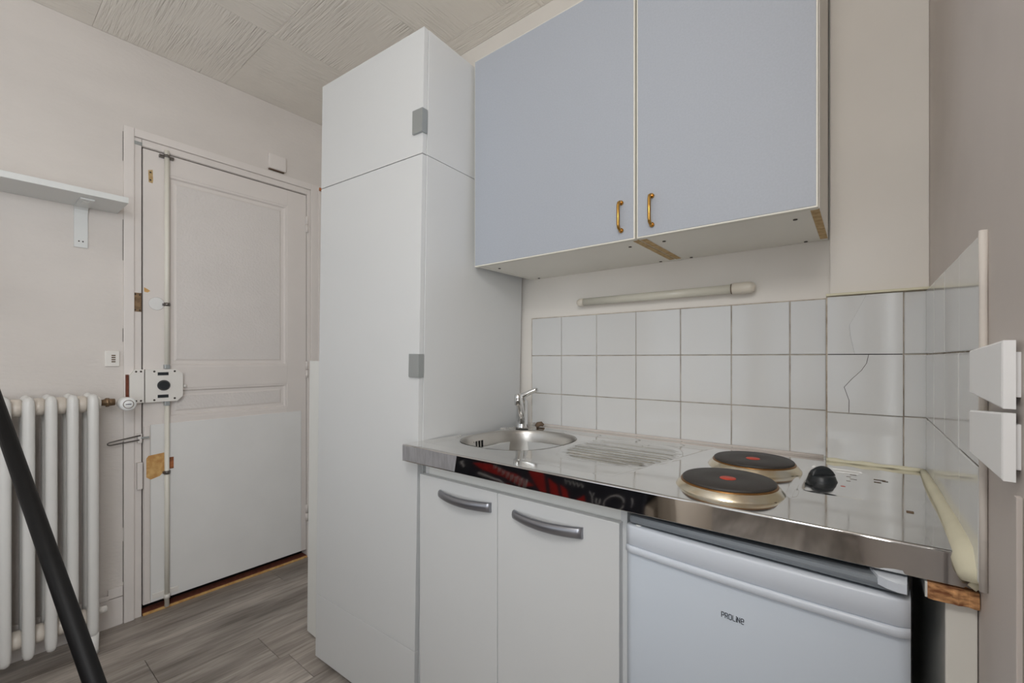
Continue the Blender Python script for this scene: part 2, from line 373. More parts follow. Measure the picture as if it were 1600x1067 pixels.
# lock keeper plate on the frame
MB().prism([(-.934, .968), (-.934, 1.117), (-.966, 1.117), (-.984, 1.09), (-.984, .99), (-.962, .968)], 'x', XL+.006, XL+.034).build('lock_keeper', M['oldplastic'], frame, 'pale lock keeper plate')
for y, z in ((-.962, 1.108), (-.945, 1.108), (-.962, .977), (-.945, .977)):
    MB().lathe([(.0042, 0), (.0035, .002)], (XL+.034, y, z), 10, 'x').build('screw', M['screw'], frame)
MB().box(XL+.016, XL+.024, -.995, -.985, .985, 1.095).build('bare_wood_patch', M['darkred'], frame, 'bare dark red wood beside the keeper')
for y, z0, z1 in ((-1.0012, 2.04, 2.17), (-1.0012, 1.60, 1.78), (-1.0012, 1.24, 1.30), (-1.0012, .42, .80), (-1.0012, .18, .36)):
    MB().box(XL, XL+.0045, y, y+.0010, z0, z1).build('paint_crack', M['screw'], frame)  # dark strips for cracked paint and the shadow along the casing edge
# wire door guard
g = MB(); g.tube([(XL+.03, -.945, .822), (XL+.032, -1.0, .814), (XL+.034, -1.050, .806), (XL+.034, -1.057, .801), (XL+.034, -1.056, .796), (XL+.033, -1.048, .793), (XL+.032, -1.0, .798), (XL+.03, -.950, .802)], .0028, 8)
MB().box(XL+.006, XL+.029, -.955, -.940, .788, .830, .002).build('guard_plate', M['trim'], frame)
MB().box(XL+.024, XL+.031, -.944, -.915, .806, .814, .001).build('guard_hook', M['greypull'], frame)
g.build('door_guard', M['rawmetal'], frame, 'bent wire door guard')
MB().box(XL-.05, XL+.003, -.934, -.180, 0, .013, .002).build('threshold', M['darkred'], frame, 'dark worn threshold')  # top coloured dark to stand for the gap under the door
MB().box(XL+.0035, XL+.013, -.934, -.180, 0, .011, .003).build('threshold_nosing', M['orangewood'], frame, 'bare orange wood nosing')
MB().box(XL-.119, XL-.06, DY0+.001, DY1-.001, 0, DZ-.001).build('landing_side', M['darkgap'], frame)  # unseen dark box added behind the leaf to block light leaks

# door leaf: stiles, rails, recessed panels
x1 = XL+.002; x0 = XL-.04; ya, yb = -.9315, -.181
d = MB()
d.box(x0, x1, ya, -.842, .045, 2.122, .0015); d.box(x0, x1, -.290, yb, .045, 2.122, .0015)
for z0, z1 in ((.045, .20), (.84, .885), (1.025, 1.125), (2.032, 2.122)): d.box(x0, x1, -.8421, -.2899, z0, z1, .0015)
door = d.build('door_1', M['trim'], kind='structure')
def moulded(z0, z1, bumpy=True):
    y0, y1 = -.842, -.290; k = .038; q = MB()
    ring = lambda e, x: [(x, y0+e, z0+e), (x, y1-e, z0+e), (x, y1-e, z1-e), (x, y0+e, z1-e)]
    q.loft([ring(0, x1-.002), ring(.010, x1-.003), ring(.016, x1-.012), ring(.03, x1-.013), ring(k, x1-.009)], cap=False, smooth=False)
    q.build('panel_moulding', M['trim'], door)
    MB().box(x0+.005, x1-.010, y0+k-.002, y1-k+.002, z0+k-.002, z1-k+.002).build('door_panel', M['door_panel'], door)
moulded(1.125, 2.032); moulded(.885, 1.025)
MB().box(x1, x1+.005, -.905, -.213, .048, .862, .001).build('repair_sheet', M['door_sheet'], door, 'flat white sheet screwed over the lower door')
MB().box(x1, x1+.006, -.929, -.908, .06, .858, .001).build('edge_strip', M['trim'], door)
# wear patches
MB().prism([(-.921, .625), (-.921, .71), (-.913, .722), (-.853, .728), (-.851, .645), (-.872, .622), (-.905, .612)], 'x', x1+.005, x1+.0062).build('bare_wood_patch', M['orangewood'], door, 'bare yellow wood where an old lock was')
MB().box(x1+.005, x1+.0062, -.836, -.819, .648, .702).build('bare_wood_patch', M['redwood'], door)
MB().prism([(-.913, 2.028), (-.897, 2.034), (-.895, 1.985), (-.897, 1.972), (-.911, 1.974)], 'x', x1, x1+.0012).build('bare_wood_patch', M['ply'], door)
for z in (2.02, 1.985): MB().lathe([(.004, 0), (.003, .001)], (x1+.0012, -.905, z), 10, 'x').build('screw_hole', M['screw'], door)
MB().lathe([(.030, 0), (.028, .0012)], (x1, -.882, 1.420), 20, 'x').build('filled_hole', M['door_sheet'], door)
MB().prism([(-.928, 1.49), (-.918, 1.485), (-.905, 1.476), (-.915, 1.468), (-.927, 1.47)], 'x', x1, x1+.001).build('bare_wood_patch', M['orangewood'], door)
# lock case
lx = x1; l2 = XL+.036
MB().prism([(-.930, .968), (-.930, 1.117), (-.815, 1.117), (-.790, 1.094), (-.790, .990), (-.813, .968)], 'x', lx, l2).build('lock_case', M['oldplastic'], door, 'pale octagonal lock case')
lock = list(door.children)[-1]
MB().lathe([(.024, 0), (.024, .006), (.019, .012), (.019, .016)], (l2, -.864, 1.043), 20, 'x').build('lock_knob', M['black'], lock)
for z in (1.096, .993): MB().box(l2, l2+.002, -.886, -.846, z-.007, z+.007).build('lock_marking', M['black'], lock)
for y, z in ((-.898, 1.107), (-.822, 1.107), (-.898, .977), (-.822, .981)):
    MB().lathe([(.0045, 0), (.0035, .002)], (l2, y, z), 10, 'x').build('screw', M['screw'], lock)
MB().lathe([(.008, 0), (.008, .012)], (l2-.02, -.784, 1.035), 10, 'y').build('key_barrel', M['oldplastic'], lock)
# long bolt rods
rx = XL+.020
for z0, z1 in ((1.125, 2.135), (.012, .962)):
    rod = MB().lathe([(.0095, z0), (.0095, z1)], (rx, -.848, 0), 14).build('bolt_rod', M['rod'], door)
for z in (1.418, .636):
    q = MB(); q.lathe([(.012, -.008), (.0125, 0), (.012, .008)], (rx, -.848, z), 14); q.box(x1, rx, -.862, -.834, z-.005, z+.005)
    q.build('rod_bracket', M['rawmetal'], door)
for z in (1.128, .957):
    MB().box(x1, rx+.012, -.858, -.838, z-.010, z+.010, .002).build('rod_bracket', M['greypull'], door)
q = MB(); q.box(x1, x1+.008, -.90, -.80, .062, .085, .002); q.lathe([(.0125, -.01), (.0125, .01)], (rx, -.848, .06), 14)
q.build('rod_bracket', M['oldplastic'], door)
q = MB(); q.box(x1, rx, -.875, -.82, 2.10, 2.112, .001); q.lathe([(.012, -.006), (.012, .006)], (rx, -.848, 2.108), 14)
q.build('rod_bracket', M['rawmetal'], door)
# hinges
for z in (1.95, 1.10, .26):
    h = MB(); h.lathe([(.0075, -.045), (.0075, -.001)], (XL+.008, -.180, z), 12); h.lathe([(.0075, .001), (.0075, .045), (.004, .05)], (XL+.008, -.180, z), 12)
    h.build('hinge', M['trim'], door)
# skirting and surface conduit
MB().box(XL, XL+.012, -4.09, -1.002, 0, .122, .003).build('baseboard_left', M['trim'], kind='structure')
q = MB(); q.box(XL+.001, XL+.017, -1.052, -1.003, .126, .168, .003); q.box(XL+.001, XL+.017, -2.2, -1.049, .124, .142, .003)
tag(q.build('cable_conduit', M['trim']), 'white painted cable conduit stepping down along the skirting behind radiator', 'conduit')

# switch by the door, chime box above the door
t = thing('wall_switch', 'small square white switch on the wall above the radiator valve', 'switch', (XL, -1.037, 1.166))
MB().box(0, .010, -.024, .024, -.034, .034, .003).build('switch_plate', M['oldplastic'], t)
for k in range(4): MB().box(.010, .0115, -.003, .010, -.016+k*.009, -.011+k*.009).build('switch_slot', M['grime'], t)
t = thing('junction_box', 'small white box on the wall above the door frame', 'box', (XL, -.352, 2.207))
MB().box(0, .026, -.046, .046, .004, .085, .006).build('box_cover', M['trim'], t); MB().box(0, .016, -.04, .04, 0, .0045).build('box_base', M['grime'], t)
t = thing('pipe_stub', 'small rusty bracket stub at the top right of the door frame', 'bracket', (XL, -.098, 2.165))
MB().box(.024, .034, -.018, .022, 0, .018, .002).build('stub_plate', M['redwood'], t); MB().lathe([(.005, .034), (.004, .037)], (0, .006, .009), 10, 'x').build('screw', M['screw'], t)

# ------------------------------------------------------------------ wall shelf, radiator, pole
t = thing('wall_shelf', 'long white shelf board on the left wall above the radiator', 'shelf', (XL, -1.02, 1.80))
MB().box(.001, .212, -1.05, 0, 0, .024, .002).build('shelf_board', M['shelf'], t)
for y in (-.115, -.85):
    q = MB()
    arm = [(.002, -.17), (.008, -.17), (.008, -.028), (.012, -.014), (.022, -.0068), (.16, -.0065), (.16, -.0005), (.002, -.0005)]
    q.prism([(p[0], p[1]) for p in arm], 'y', y-.021, y+.021)
    br = q.build('shelf_bracket', M['shelf'], t)
    MB().box(.085, .13, y-.010, y+.010, -.0085, -.0064, .001).build('bracket_slot', M['ward_edge'], br)
    for z in (-.145,):
        for e in (-.006, .006): MB().lathe([(.003, .008), (.002, .0095)], (0, y+e, z), 8, 'x').build('screw', M['screw'], br)

t = thing('column_radiator', 'white cast iron column radiator with thermostat valve under the shelf', 'radiator', (-1.385, -1.122, 0))
YS = .0575
def section(last=False):
    q = MB(); prof = []
    for cx, rx_, in ((.062, .024), (-.055, .022)):
        z0, z1 = .068, 1.026
        rings = []
        for z, k in ((z0, .25), (z0+.006, .7), (z0+.02, .95), (z0+.05, 1), (z1-.05, 1), (z1-.02, .95), (z1-.006, .7), (z1, .25)):
            rings.append([(cx+rx_*k*math.copysign(abs(math.cos(a))**.8, math.cos(a)), .0172*k*math.copysign(abs(math.sin(a))**.8, math.sin(a)), z) for a in [2*math.pi*i/16 for i in range(16)]])
        q.loft(rings)
    for z in (.135, .985):
        q.box(-.06, .058, -.011, .011, z-.03, z+.025, .006)
    if last:
        q.loft([[(.062+.017*k*math.cos(a), .017*k*math.sin(a), z) for a in [2*math.pi*i/14 for i in range(14)]] for z, k in ((.002, 1.15), (.02, 1.0), (.08, 1.05))])
    return q
nrm = section().mesh('radiator_section', M['radiator']); lst = section(True).mesh('radiator_section', M['radiator'])
for i in range(9):
    inst(lst if i in (0, 8) else nrm, 'radiator_section', (0, -YS*i, 0), t)
hub = MB().lathe([(.028, -.031), (.033, -.026), (.033, -.006), (.028, -.0)], (0, 0, 0), 18, 'y').mesh('section_hub', M['rad_hub'])
for i in range(8):
    for z in (.135, .985):
        inst(hub, 'section_hub', (.02, -YS*i-.0133, z), t)
v = MB(); v.lathe([(.022, .018), (.025, .022), (.025, .03), (.015, .032)], (.0, 0, .985), 14, 'y'); v.build('radiator_plug', M['oldplastic'], t)
v = MB(); v.tube([(0, .03, .985), (0, .06, .985), (0, .075, .985)], [.012, .015, .014], 12); v.tube([(0, .062, .985), (-.04, .064, .985), (-.095, .064, .985)], .011, 12)
v.lathe([(.018, .046), (.019, .05), (.018, .058)], (0, 0, .985), 6, 'y')
valve = v.build('radiator_valve', M['oldbrass'], t, 'tarnished brass radiator valve')
hd = MB().lathe([(.016, -.03), (.025, -.02), (.0275, .01), (.0275, .05), (.024, .056), (.0, .057)], (.02, .105, .978), 24, 'x', cap=False)
head = hd.build('thermostat_head', M['plastic'], t)
MB().lathe([(.0175, .0566), (.0175, .058), (.0155, .058), (.0155, .0566)], (.02, .105, .978), 24, 'x', cap=False).build('head_ring', M['grime'], head)
MB().box(.0765, .0775, .096, .114, .9765, .9795).build('head_mark', M['ink'], head)
v = MB(); v.lathe([(.014, .02), (.014, .05)], (0, 0, .135), 12, 'y'); v.build('bleed_plug', M['oldplastic'], t)

t = thing('black_pole', 'black metal pole leaning diagonally in front of the radiator', 'pole', (-.03, -1.17, 0))
D = Vector((-1.268+.03, -1.552+1.17, 1.80))
pt = lambda k: D*k
MB().tube([pt(.004), pt(.02), pt(.30), pt(.62)], [.0185, .0185, .0185, .0165], 18).build('lower_tube', M['blackmetal'], t)
MB().tube([pt(.60), pt(.8), pt(1.0)], [.0135, .013, .0125], 18).build('upper_tube', M['blackmetal'], t)
MB().tube([pt(.0), pt(.018)], [.021, .021], 18).build('rubber_foot', M['black'], t)
cd = (Vector((1.057, -1.4555, 1.168))-Vector((-.03, -1.17, 0))-pt(.262)).normalized(); n = cd-D.normalized()*cd.dot(D.normalized()); n.normalize()
a = pt(.262)+n*.0165+Vector((-.004, 0, -.004))
MB().tube([a, a+n*.005], [.0045, .0035], 10).build('rivet', M['chrome'], t)

# ------------------------------------------------------------------ tall white cupboard (two stacked units) and the low unit
rot = (0, .0224, .05)
wx, wd = .552, .55
BASE = Vector((-.035, -.572, 0)); mtx = Matrix.Translation(BASE) @ (Matrix.Rotation(.05, 4, 'Z') @ Matrix.Rotation(.0224, 4, 'Y'))
t = thing('tall_cupboard', 'tall white cupboard with one long door beside the sink', 'cupboard', BASE + Vector((0, 0, .010)), rot)
c = MB(); c.box(-wx, 0, .0192, wd, 0, 1.786, .001)
c.build('carcass', M['ward'], t)
dr = MB().box(-wx-.002, -.002, 0, .018, .245, 1.7855, .0012).build('cupboard_door', M['ward'], t)
MB().box(-wx-.002, -.002, 0, .018, .002, .2435, .0015).build('base_panel', M['ward'], t)
def pull(z, parent):
    p = MB(); p.box(-.040, .0005, -.0085, -.0002, z-.036, z+.036, .0015); p.box(-.002, .0045, -.0085, .014, z-.036, z+.036, .001)
    p.build('door_pull', M['greypull'], parent, 'grey metal edge pull')
pull(1.135, dr)
top = mtx @ Vector((0, 0, 1.7875))
t2 = thing('top_cupboard', 'short white cupboard stacked on the tall one under the ceiling', 'cupboard', top + Vector((0, 0, .010)), rot)
MB().box(-wx, 0, .0192, wd, 0, .383, .001).build('carcass', M['ward'], t2)
d2 = MB().box(-wx-.002, -.002, 0, .018, .0004, .384, .0012).build('cupboard_door', M['ward'], t2)
pull(.098, d2)
t = thing('low_cupboard', 'lower white cupboard at the left of the tall one facing the door', 'cupboard', (-.605, -.530, 0.004), (0, .019, 0))
MB().box(-.185, -.045, .0185, .40, 0, 1.148, .001).build('carcass', M['ward'], t)
MB().box(-.186, -.001, 0, .0175, 0, 1.150, .0015).build('cupboard_door', M['ward_edge'], t)

# ------------------------------------------------------------------ wall cupboards with blue grey doors
def wall_unit(x0, x1, label, hside, first):
    z0, z1 = 1.485, 2.19; q = .018
    u = thing('wall_cupboard', label, 'cupboard', (x0, 0, z0), group='blue grey wall cupboards'); W = x1-x0; H = z1-z0
    c = MB(); c.box(0, q, -.324, -.001, 0, H, .0008); c.box(W-q, W, -.324, -.001, 0, H, .0008); c.box(q, W-q, -.324, -.001, .001, q, .0008); c.box(q, W-q, -.324, -.001, H-q, H, .0008); c.box(q, W-q, -.012, -.002, q, H-q)
    c.build('carcass', M['cab_in'], u)
    for xx in (0, W-q):
        if first and xx == 0: continue
        MB().box(xx+.001, xx+q-.001, -.322, -.03, -.0012, .0002).build('raw_edge', M['ply'], u, 'unpainted chipboard edge under the cupboard')
    MB().box(.0015, W-.0015, -.3445, -.3255, -.003, H+.002, .002).build('door_edging', M['cream_edge'], u)
    dd = MB().box(.005, W-.005, -.3458, -.332, .001, H-.002, .0008).build('cupboard_door', M['bluegrey'], u)
    hx = W-.038 if hside > 0 else .044
    h = MB(); zc = .062; a = .037
    pts = [(hx, -.346, zc-a), (hx, -.358, zc-a), (hx, -.365, zc-a+.004), (hx, -.368, zc-a+.012), (hx, -.368, zc), (hx, -.368, zc+a-.012), (hx, -.365, zc+a-.004), (hx, -.358, zc+a), (hx, -.346, zc+a)]
    h.tube(pts, .0042, 12)
    for e in (-a, a): h.lathe([(.0062, -.3520), (.0062, -.3455)], (hx, 0, zc+e), 12, 'y')
    h.build('brass_handle', M['brass'], dd, 'brass bow handle')
    for hxx in (.045, W-.05):
        for yy in (-.262, -.018):
            MB().lathe([(.0045, -.0009), (.0045, .0006)], (hxx, yy, 0), 12).build('screw_hole', M['screw'], u)
wall_unit(.008, .590, 'wide blue grey wall cupboard beside the tall white cupboard', 1, True)
wall_unit(.592, .988, 'narrower blue grey wall cupboard against the pier on the right', -1, False)
MB().box(.585, .600, -.045, -.004, 1.4815, 1.4835).build('packing_piece', M['grime'], [o for o in COL.objects if o.name.startswith('wall_cupboard')][1])

# tube lamp under the wall cupboards
t = thing('tube_lamp', 'slim unlit tube lamp on the wall under the wall cupboards', 'lamp', (.239, -.001, 1.373))
MB().box(.03, .54, -.014, 0, -.009, .009, .002).build('lamp_base', M['lampcap'], t)
MB().lathe([(.0135, .014), (.0135, .525)], (0, -.027, 0), 20, 'x').build('tube_diffuser', M['lamp'], t)
MB().lathe([(.004, -.008), (.010, -.004), (.0145, .004), (.0145, .022)], (0, -.027, 0), 20, 'x').build('lamp_cap', M['lampcap'], t)
MB().lathe([(.0150, .518), (.0172, .520), (.0172, .552), (.0165, .566), (.012, .576), (.004, .580)], (0, -.027, 0), 20, 'x').build('lamp_cap', M['lampcap'], t)
MB().lathe([(.0152, .5155), (.0152, .5182)], (0, -.027, 0), 20, 'x').build('joint_ring', M['grime'], t)

# ------------------------------------------------------------------ stainless steel worktop with bowl, drainer and hob
X0, X1, YF, ZW = 0.0, 1.176, -.600, .900
def WD(x, y, z):
    k = (X1-x)/(X1-X0); v = max(0, -y)/.6
    return (x-.015*k, y*(1+.05*k), z+.012*k*v)
BC = (.170, -.268); BA, BB, BE = .165, .190, 2.5
def bowl_r(a, k=1.0, dz=0):
    c, s = math.cos(a), math.sin(a)
    r = 1/((abs(c)/BA)**BE+(abs(s)/BB)**BE)**(1/BE)
    return (BC[0]+c*r*k, BC[1]+s*r*k)
def inside(x, y, k=1.0):
    return (abs((x-BC[0])/BA)**BE+abs((y-BC[1])/BB)**BE)**(1/BE) < k
def sst(a, b, x):
    t = min(1, max(0, (x-a)/(b-a))); return t*t*(3-2*t)
def height(x, y):
    h = 0.0
    # pressed basin and drainer area, slightly lower than the rim
    r = sst(.012, .03, x)*sst(-.048, -.066, y)*sst(-.545, -.520, y)
    edge = .735+.20*(y+.06) if False else .715+(y+.08)*.18
    r *= 1-sst(edge-.018, edge, x)
    h -= .0055*r
    # drainer flutes along x inside a rounded field
    ex, ey = (x-.520)/.145, (y+.255)/.165
    q = (abs(ex)**2.4+abs(ey)**2.4)
    if q < 1.25:
        m = 1-sst(.8, 1.12, q)
        h += .0048*m*max(0, math.cos(2*math.pi*(y+.09)/.0305))**5
    # outline ridge of the drainer
    d = abs(q**.4-1.10)
    h += .0016*(1-sst(0, .05, d))
    # raised hob zone and its crease
    d = abs(x-(.948+(-.15-y)*.02)); h -= .003*(1-sst(.0, .006, d))*sst(-.47, -.42, y)*sst(-.13, -.17, y)
    # sunk control field
    r = sst(.955, .972, x)*(1-sst(1.052, 1.068, x))*sst(-.398, -.368, y)*(1-sst(-.150, -.128, y))
    h -= .0045*r
    # worn, gently wavy sheet
    h += .0006*math.sin(x*11+1)*math.sin(y*9+.5)
    # back upstand
    h += .006*sst(-.020, -.006, y)
    return h
t = thing('sink_worktop', 'stainless steel worktop with sink, drainer and two hotplates', 'worktop')
NX, NY = 236, 184
grid = {}
q = MB(); 
for j in range(NY+1):
    for i in range(NX+1):
        x = X0+(X1-X0)*i/NX; y = YF+.004+(0-.007-YF-.004)*j/NY
        grid[i, j] = [x, y, not inside(x, y, 1.0)]
idx = {}; used = set(); faces = []
for j in range(NY):
    for i in range(NX):
        c4 = [(i, j), (i+1, j), (i+1, j+1), (i, j+1)]
        if all(grid[k][2] for k in c4) and not (grid[c4[1]][0] > .990 and grid[c4[2]][1] > -.036): faces.append(c4)
cnt = {}
for f in faces:
    for k in f: cnt[k] = cnt.get(k, 0)+1
vs = []
for k in cnt:
    x, y, _ = grid[k]
    if 0 < k[0] < NX and 0 < k[1] < NY and cnt[k] < 4 and inside(x, y, 1.2):
        a = math.atan2(y-BC[1], x-BC[0]); x, y = bowl_r(a, 1.0)
    idx[k] = len(vs); z = ZW+height(x, y)
    if inside(x, y, 1.10): z = ZW-.0055-.003*(1-sst(1.0, 1.07, (abs((x-BC[0])/BA)**BE+abs((y-BC[1])/BB)**BE)**(1/BE)))
    vs.append((x, y, z))
q.add(vs, [[idx[k] for k in f] for f in faces], True); q.warp(WD)
q.build('steel_top', M['steel'], t)
# front lip: rounded fold then vertical face
q = MB(); prof = [(YF+.0045, .9000), (YF+.0020, .8998), (YF+.0007, .8990), (YF, .8972), (YF, .8962), (YF, .8955), (YF, .875), (YF, .8545), (YF, .8538), (YF+.001, .853), (YF+.006, .853), (YF+.006, .894)]
N = 60
q.loft([[(X0+(X1-.002-X0)*i/N, p[0]+.00012*math.sin(i*.55)*(p[1] < .89), p[1]-.003*(1-i/N)*(p[1] < .86)) for p in prof] for i in range(N+1)], cap=True, smooth=True, close=False)
q.warp(WD); q.build('front_lip', M['steel_lip'], t)
q = MB(); q.prism([(X0+.0005, .854), (X0+.10, .8535), (X0+.212, .8535), (X0+.22, .896), (X0+.0005, .897)], 'y', YF-.0008, YF-.0002); q.warp(WD)
q.build('film_remnant', M['film'], t, 'dull worn film on the left end of the front lip')
q = MB(); q.box(.02, X1-.01, -.565, -.012, .858, .8915); q.warp(WD)
# substrate in three pieces leaving room for the bowl
q = MB(); q.box(.36, .72, -.55, -.02, .866, .882); q.build('substrate', M['chip'], t)
# bowl
A = [2*math.pi*i/72 for i in range(72)]
rings = []
for k, z in ((1.012, -.0070), (1.0, -.0080), (.985, -.011), (.968, -.022), (.955, -.05), (.935, -.095), (.90, -.122), (.82, -.137), (.6, -.143), (.30, -.146), (.12, -.147)):
    rings.append([(*bowl_r(a, k), ZW+z) for a in A])
q = MB(); q.loft(rings, cap=False); q.warp(WD); q.build('sink_bowl', M['steel_bowl'], t)
q = MB(); q.lathe([(.036, ZW-.1465), (.036, ZW-.144), (.028, ZW-.1435), (.026, ZW-.150), (.002, ZW-.151)], (BC[0], BC[1], 0), 24, cap=False); q.warp(WD); q.build('drain', M['chrome'], t)
# overflow slots on the left bowl wall
for k in (-.022, -.0075, .0075, .022):
    q = MB(); yy = -.300+k
    q.prism([(yy-.0032, ZW-.055), (yy+.0032, ZW-.055), (yy+.0032, ZW-.030), (yy-.0032, ZW-.030)], 'x', BC[0]-BA*.990, BC[0]-BA*.945); q.warp(WD); q.build('overflow_slot', M['darkgap'], t)
# hotplates
def hotplate(x, y):
    r = .0865
    q = MB(); q.lathe([(r+.016, ZW-.002), (r+.0155, ZW+.001), (r+.012, ZW+.006), (r+.0065, ZW+.0125), (r+.003, ZW+.0150)], (x, y, 0), 56, cap=False)
    ring = q.build('hotplate_ring', M['platering'], t)
    q = MB(); q.lathe([(r+.004, ZW+.0143), (r+.0035, ZW+.0165), (r+.001, ZW+.0175), (r-.002, ZW+.016)], (x, y, 0), 56, cap=False); q.build('scorched_rim', M['scorch'], ring)
    q = MB(); q.lathe([(r-.004, ZW+.010), (r, ZW+.012), (r+.0005, ZW+.0205), (r-.002, ZW+.0225), (.045, ZW+.0225), (.024, ZW+.0222), (.020, ZW+.0215), (.0, ZW+.0215)], (x, y, 0), 56, cap=False)
    p = q.build('hotplate', M['hotplate'], t)
    q = MB(); q.lathe([(.0155, ZW+.0216), (.0150, ZW+.0224), (.0, ZW+.0225)], (x, y, 0), 24, cap=False); q.build('red_centre', M['red'], p)
hotplate(.842, -.472); hotplate(.848, -.240)
# control knob, lamp, printed marks
kx, ky = .988, -.262; kz = ZW-.0055
q = MB(); q.lathe([(.0285, kz), (.0285, kz+.003), (.0270, kz+.006), (.0250, kz+.013), (.0225, kz+.0155), (0, kz+.016)], (kx, ky, 0), 32, cap=False)
kn = q.build('control_knob', M['black'], t)
rr = []
for s_ in range(-6, 7):
    x = s_/6*.0245; hh = .0195*math.sqrt(max(0.02, 1-(s_/6)**2))
    rr.append([(x, -.0075, 0), (x, -.0055, hh*.8), (x, 0, hh), (x, .0055, hh*.8), (x, .0075, 0)])
q = MB(); q.loft(rr, cap=True, close=False); q.v = [(kx+p[0]*math.cos(.6)-p[1]*math.sin(.6), ky+p[0]*math.sin(.6)+p[1]*math.cos(.6), kz+.0148+p[2]) for p in q.v]
q.build('knob_grip', M['black'], kn)
q = MB(); q.lathe([(.0075, kz-.0005), (.0075, kz+.0012), (.004, kz+.002), (0, kz+.0022)], (1.026, -.288, 0), 16, cap=False); q.build('pilot_lamp', M['red'], t, 'small red pilot lamp')
for x, y, w_ in ((1.036, -.185, .012), (1.030, -.210, .008), (1.078, -.20, .02), (1.078, -.225, .012), (1.092, -.205, .01)):
    MB().box(x, x+w_, y, y+.004, ZW+.0006, ZW+.0010).build('printed_mark', M['grime'], t)
for x, y in ((1.118, -.43), (.925, -.52)):
    MB().box(x, x+.010, y, y+.006, ZW+.0002, ZW+.0022, .0008).build('food_crumb', M['grime'], t)
# sealant: lumpy foam along the right wall, thin line on the pier, old lump by the tap
P_ = [(1.170, -.052, .903, .006), (1.170, -.12, .904, .0075), (1.170, -.20, .905, .009), (1.171, -.28, .905, .010), (1.172, -.36, .904, .0105), (1.173, -.43, .903, .0125), (1.174, -.50, .902, .0150), (1.175, -.56, .899, .0185), (1.176, -.600, .893, .0225), (1.178, -.616, .880, .021), (1.1785, -.618, .872, .017)]
q = MB(); q.tube([p[:3] for p in P_], [p[3] for p in P_], 14); q.build('foam_sealant', M['foam'], t, 'cream foam sealant bead along the right wall')
q = MB(); q.tube([(.985+.0185*i, -.046, .904+.0008*math.sin(i*2)) for i in range(11)], [.0048+.0012*math.sin(i*1.7) for i in range(11)], 8); q.build('sealant_line', M['foam'], t)
q = MB(); q.tube([(.02+.087*i, -.010, .905) for i in range(12)], .0034, 8); q.build('sealant_line', M['wall_side'], t)
q = MB(); q.tube([(.068, -.060, .903), (.075, -.056, .911), (.086, -.05, .914), (.094, -.046, .908)], [.007, .010, .009, .005], 8); q.build('sealant_lump', M['grime'], t)
q = MB(); q.tube([(1.172, -.606, .866), (1.180, -.608, .861)], [.006, .0065], 8); q.build('sealant_lump', M['foam'], t)

# tap
t = thing('mixer_tap', 'chrome single lever mixer tap behind the sink bowl', 'tap', (.030, -.100, .9015))
MB().lathe([(.0245, 0), (.0245, .006), (.0225, .010), (.0218, .085), (.0228, .092), (.0218, .102), (.015, .110), (0, .111)], (0, 0, 0), 24, cap=False).build('tap_body', M['chrome'], t)
q = MB(); q.tube([(.004, -.008, .02), (.020, -.034, .066), (.042, -.072, .106), (.056, -.094, .124), (.064, -.108, .126)], [.0145, .0140, .0135, .0135, .0140], 16); q.build('spout', M['chrome'], t)
MB().lathe([(.0110, .098), (.0135, .100), (.0135, .128), (.0125, .136), (.006, .139), (0, .139)], (.064, -.108, 0), 20, cap=False).build('aerator', M['chrome'], t)
q = MB(); q.tube([(.0, .0, .105), (.006, .004, .122), (.026, .014, .134), (.046, .024, .143), (.056, .028, .146)], [.011, .010, .0085, .0078, .006], 12, sx=1.5); q.build('tap_lever', M['chrome'], t)

# ------------------------------------------------------------------ base cupboard with two doors
t = thing('sink_cupboard', 'white base cupboard with two silver handled doors under the sink', 'cupboard', (0, 0, 0))
c = MB(); c.box(.004, .020, -.557, -.10, .10, .853, .0008); c.box(.648, .6625, -.560, -.50, .10, .853, .0008); c.box(.612, .628, -.50, -.10, .10, .853); c.box(.612, .648, -.50, -.485, .10, .853); c.box(.020, .612, -.557, -.10, .10, .116); c.box(.020, .612, -.112, -.10, .116, .853)
c.build('carcass', M['ward'], t)
MB().box(.0205, .6475, -.5565, -.540, .79, .853, .0008).build('top_rail', M['ward_edge'], t)
MB().box(.02, .648, -.52, -.505, 0, .10).build('plinth', M['ward'], t)
for x0_, x1_, hx in ((.0015, .3105, .094), (.3125, .6525, .368)):
    dd = MB().box(x0_, x1_, -.5785, -.5595, .11, .8155, .0018).build('cupboard_door', M['ward'], t)
    rings = []; L_ = .198
    for i in range(21):
        u = i/20; x = hx+L_*u; bul = .026*math.sin(math.pi*min(1, .04+u*.92))**.75
        hw = .0105+.0022*u; yb_ = -.5785-bul
        prof = [(-1, .006), (-1, .0), (-.7, -.0035), (0, -.0052), (.7, -.0035), (1, 0), (1, .006), (0, .0045)]
        sag = -.001*math.sin(math.pi*u)
        rings.append([(x, min(-.5786, yb_+p[1]), .774+sag+p[0]*hw) for p in prof])
    q = MB(); q.loft(rings, cap=True); q.build('bow_handle', M['alu'], dd, 'curved silver bow handle')

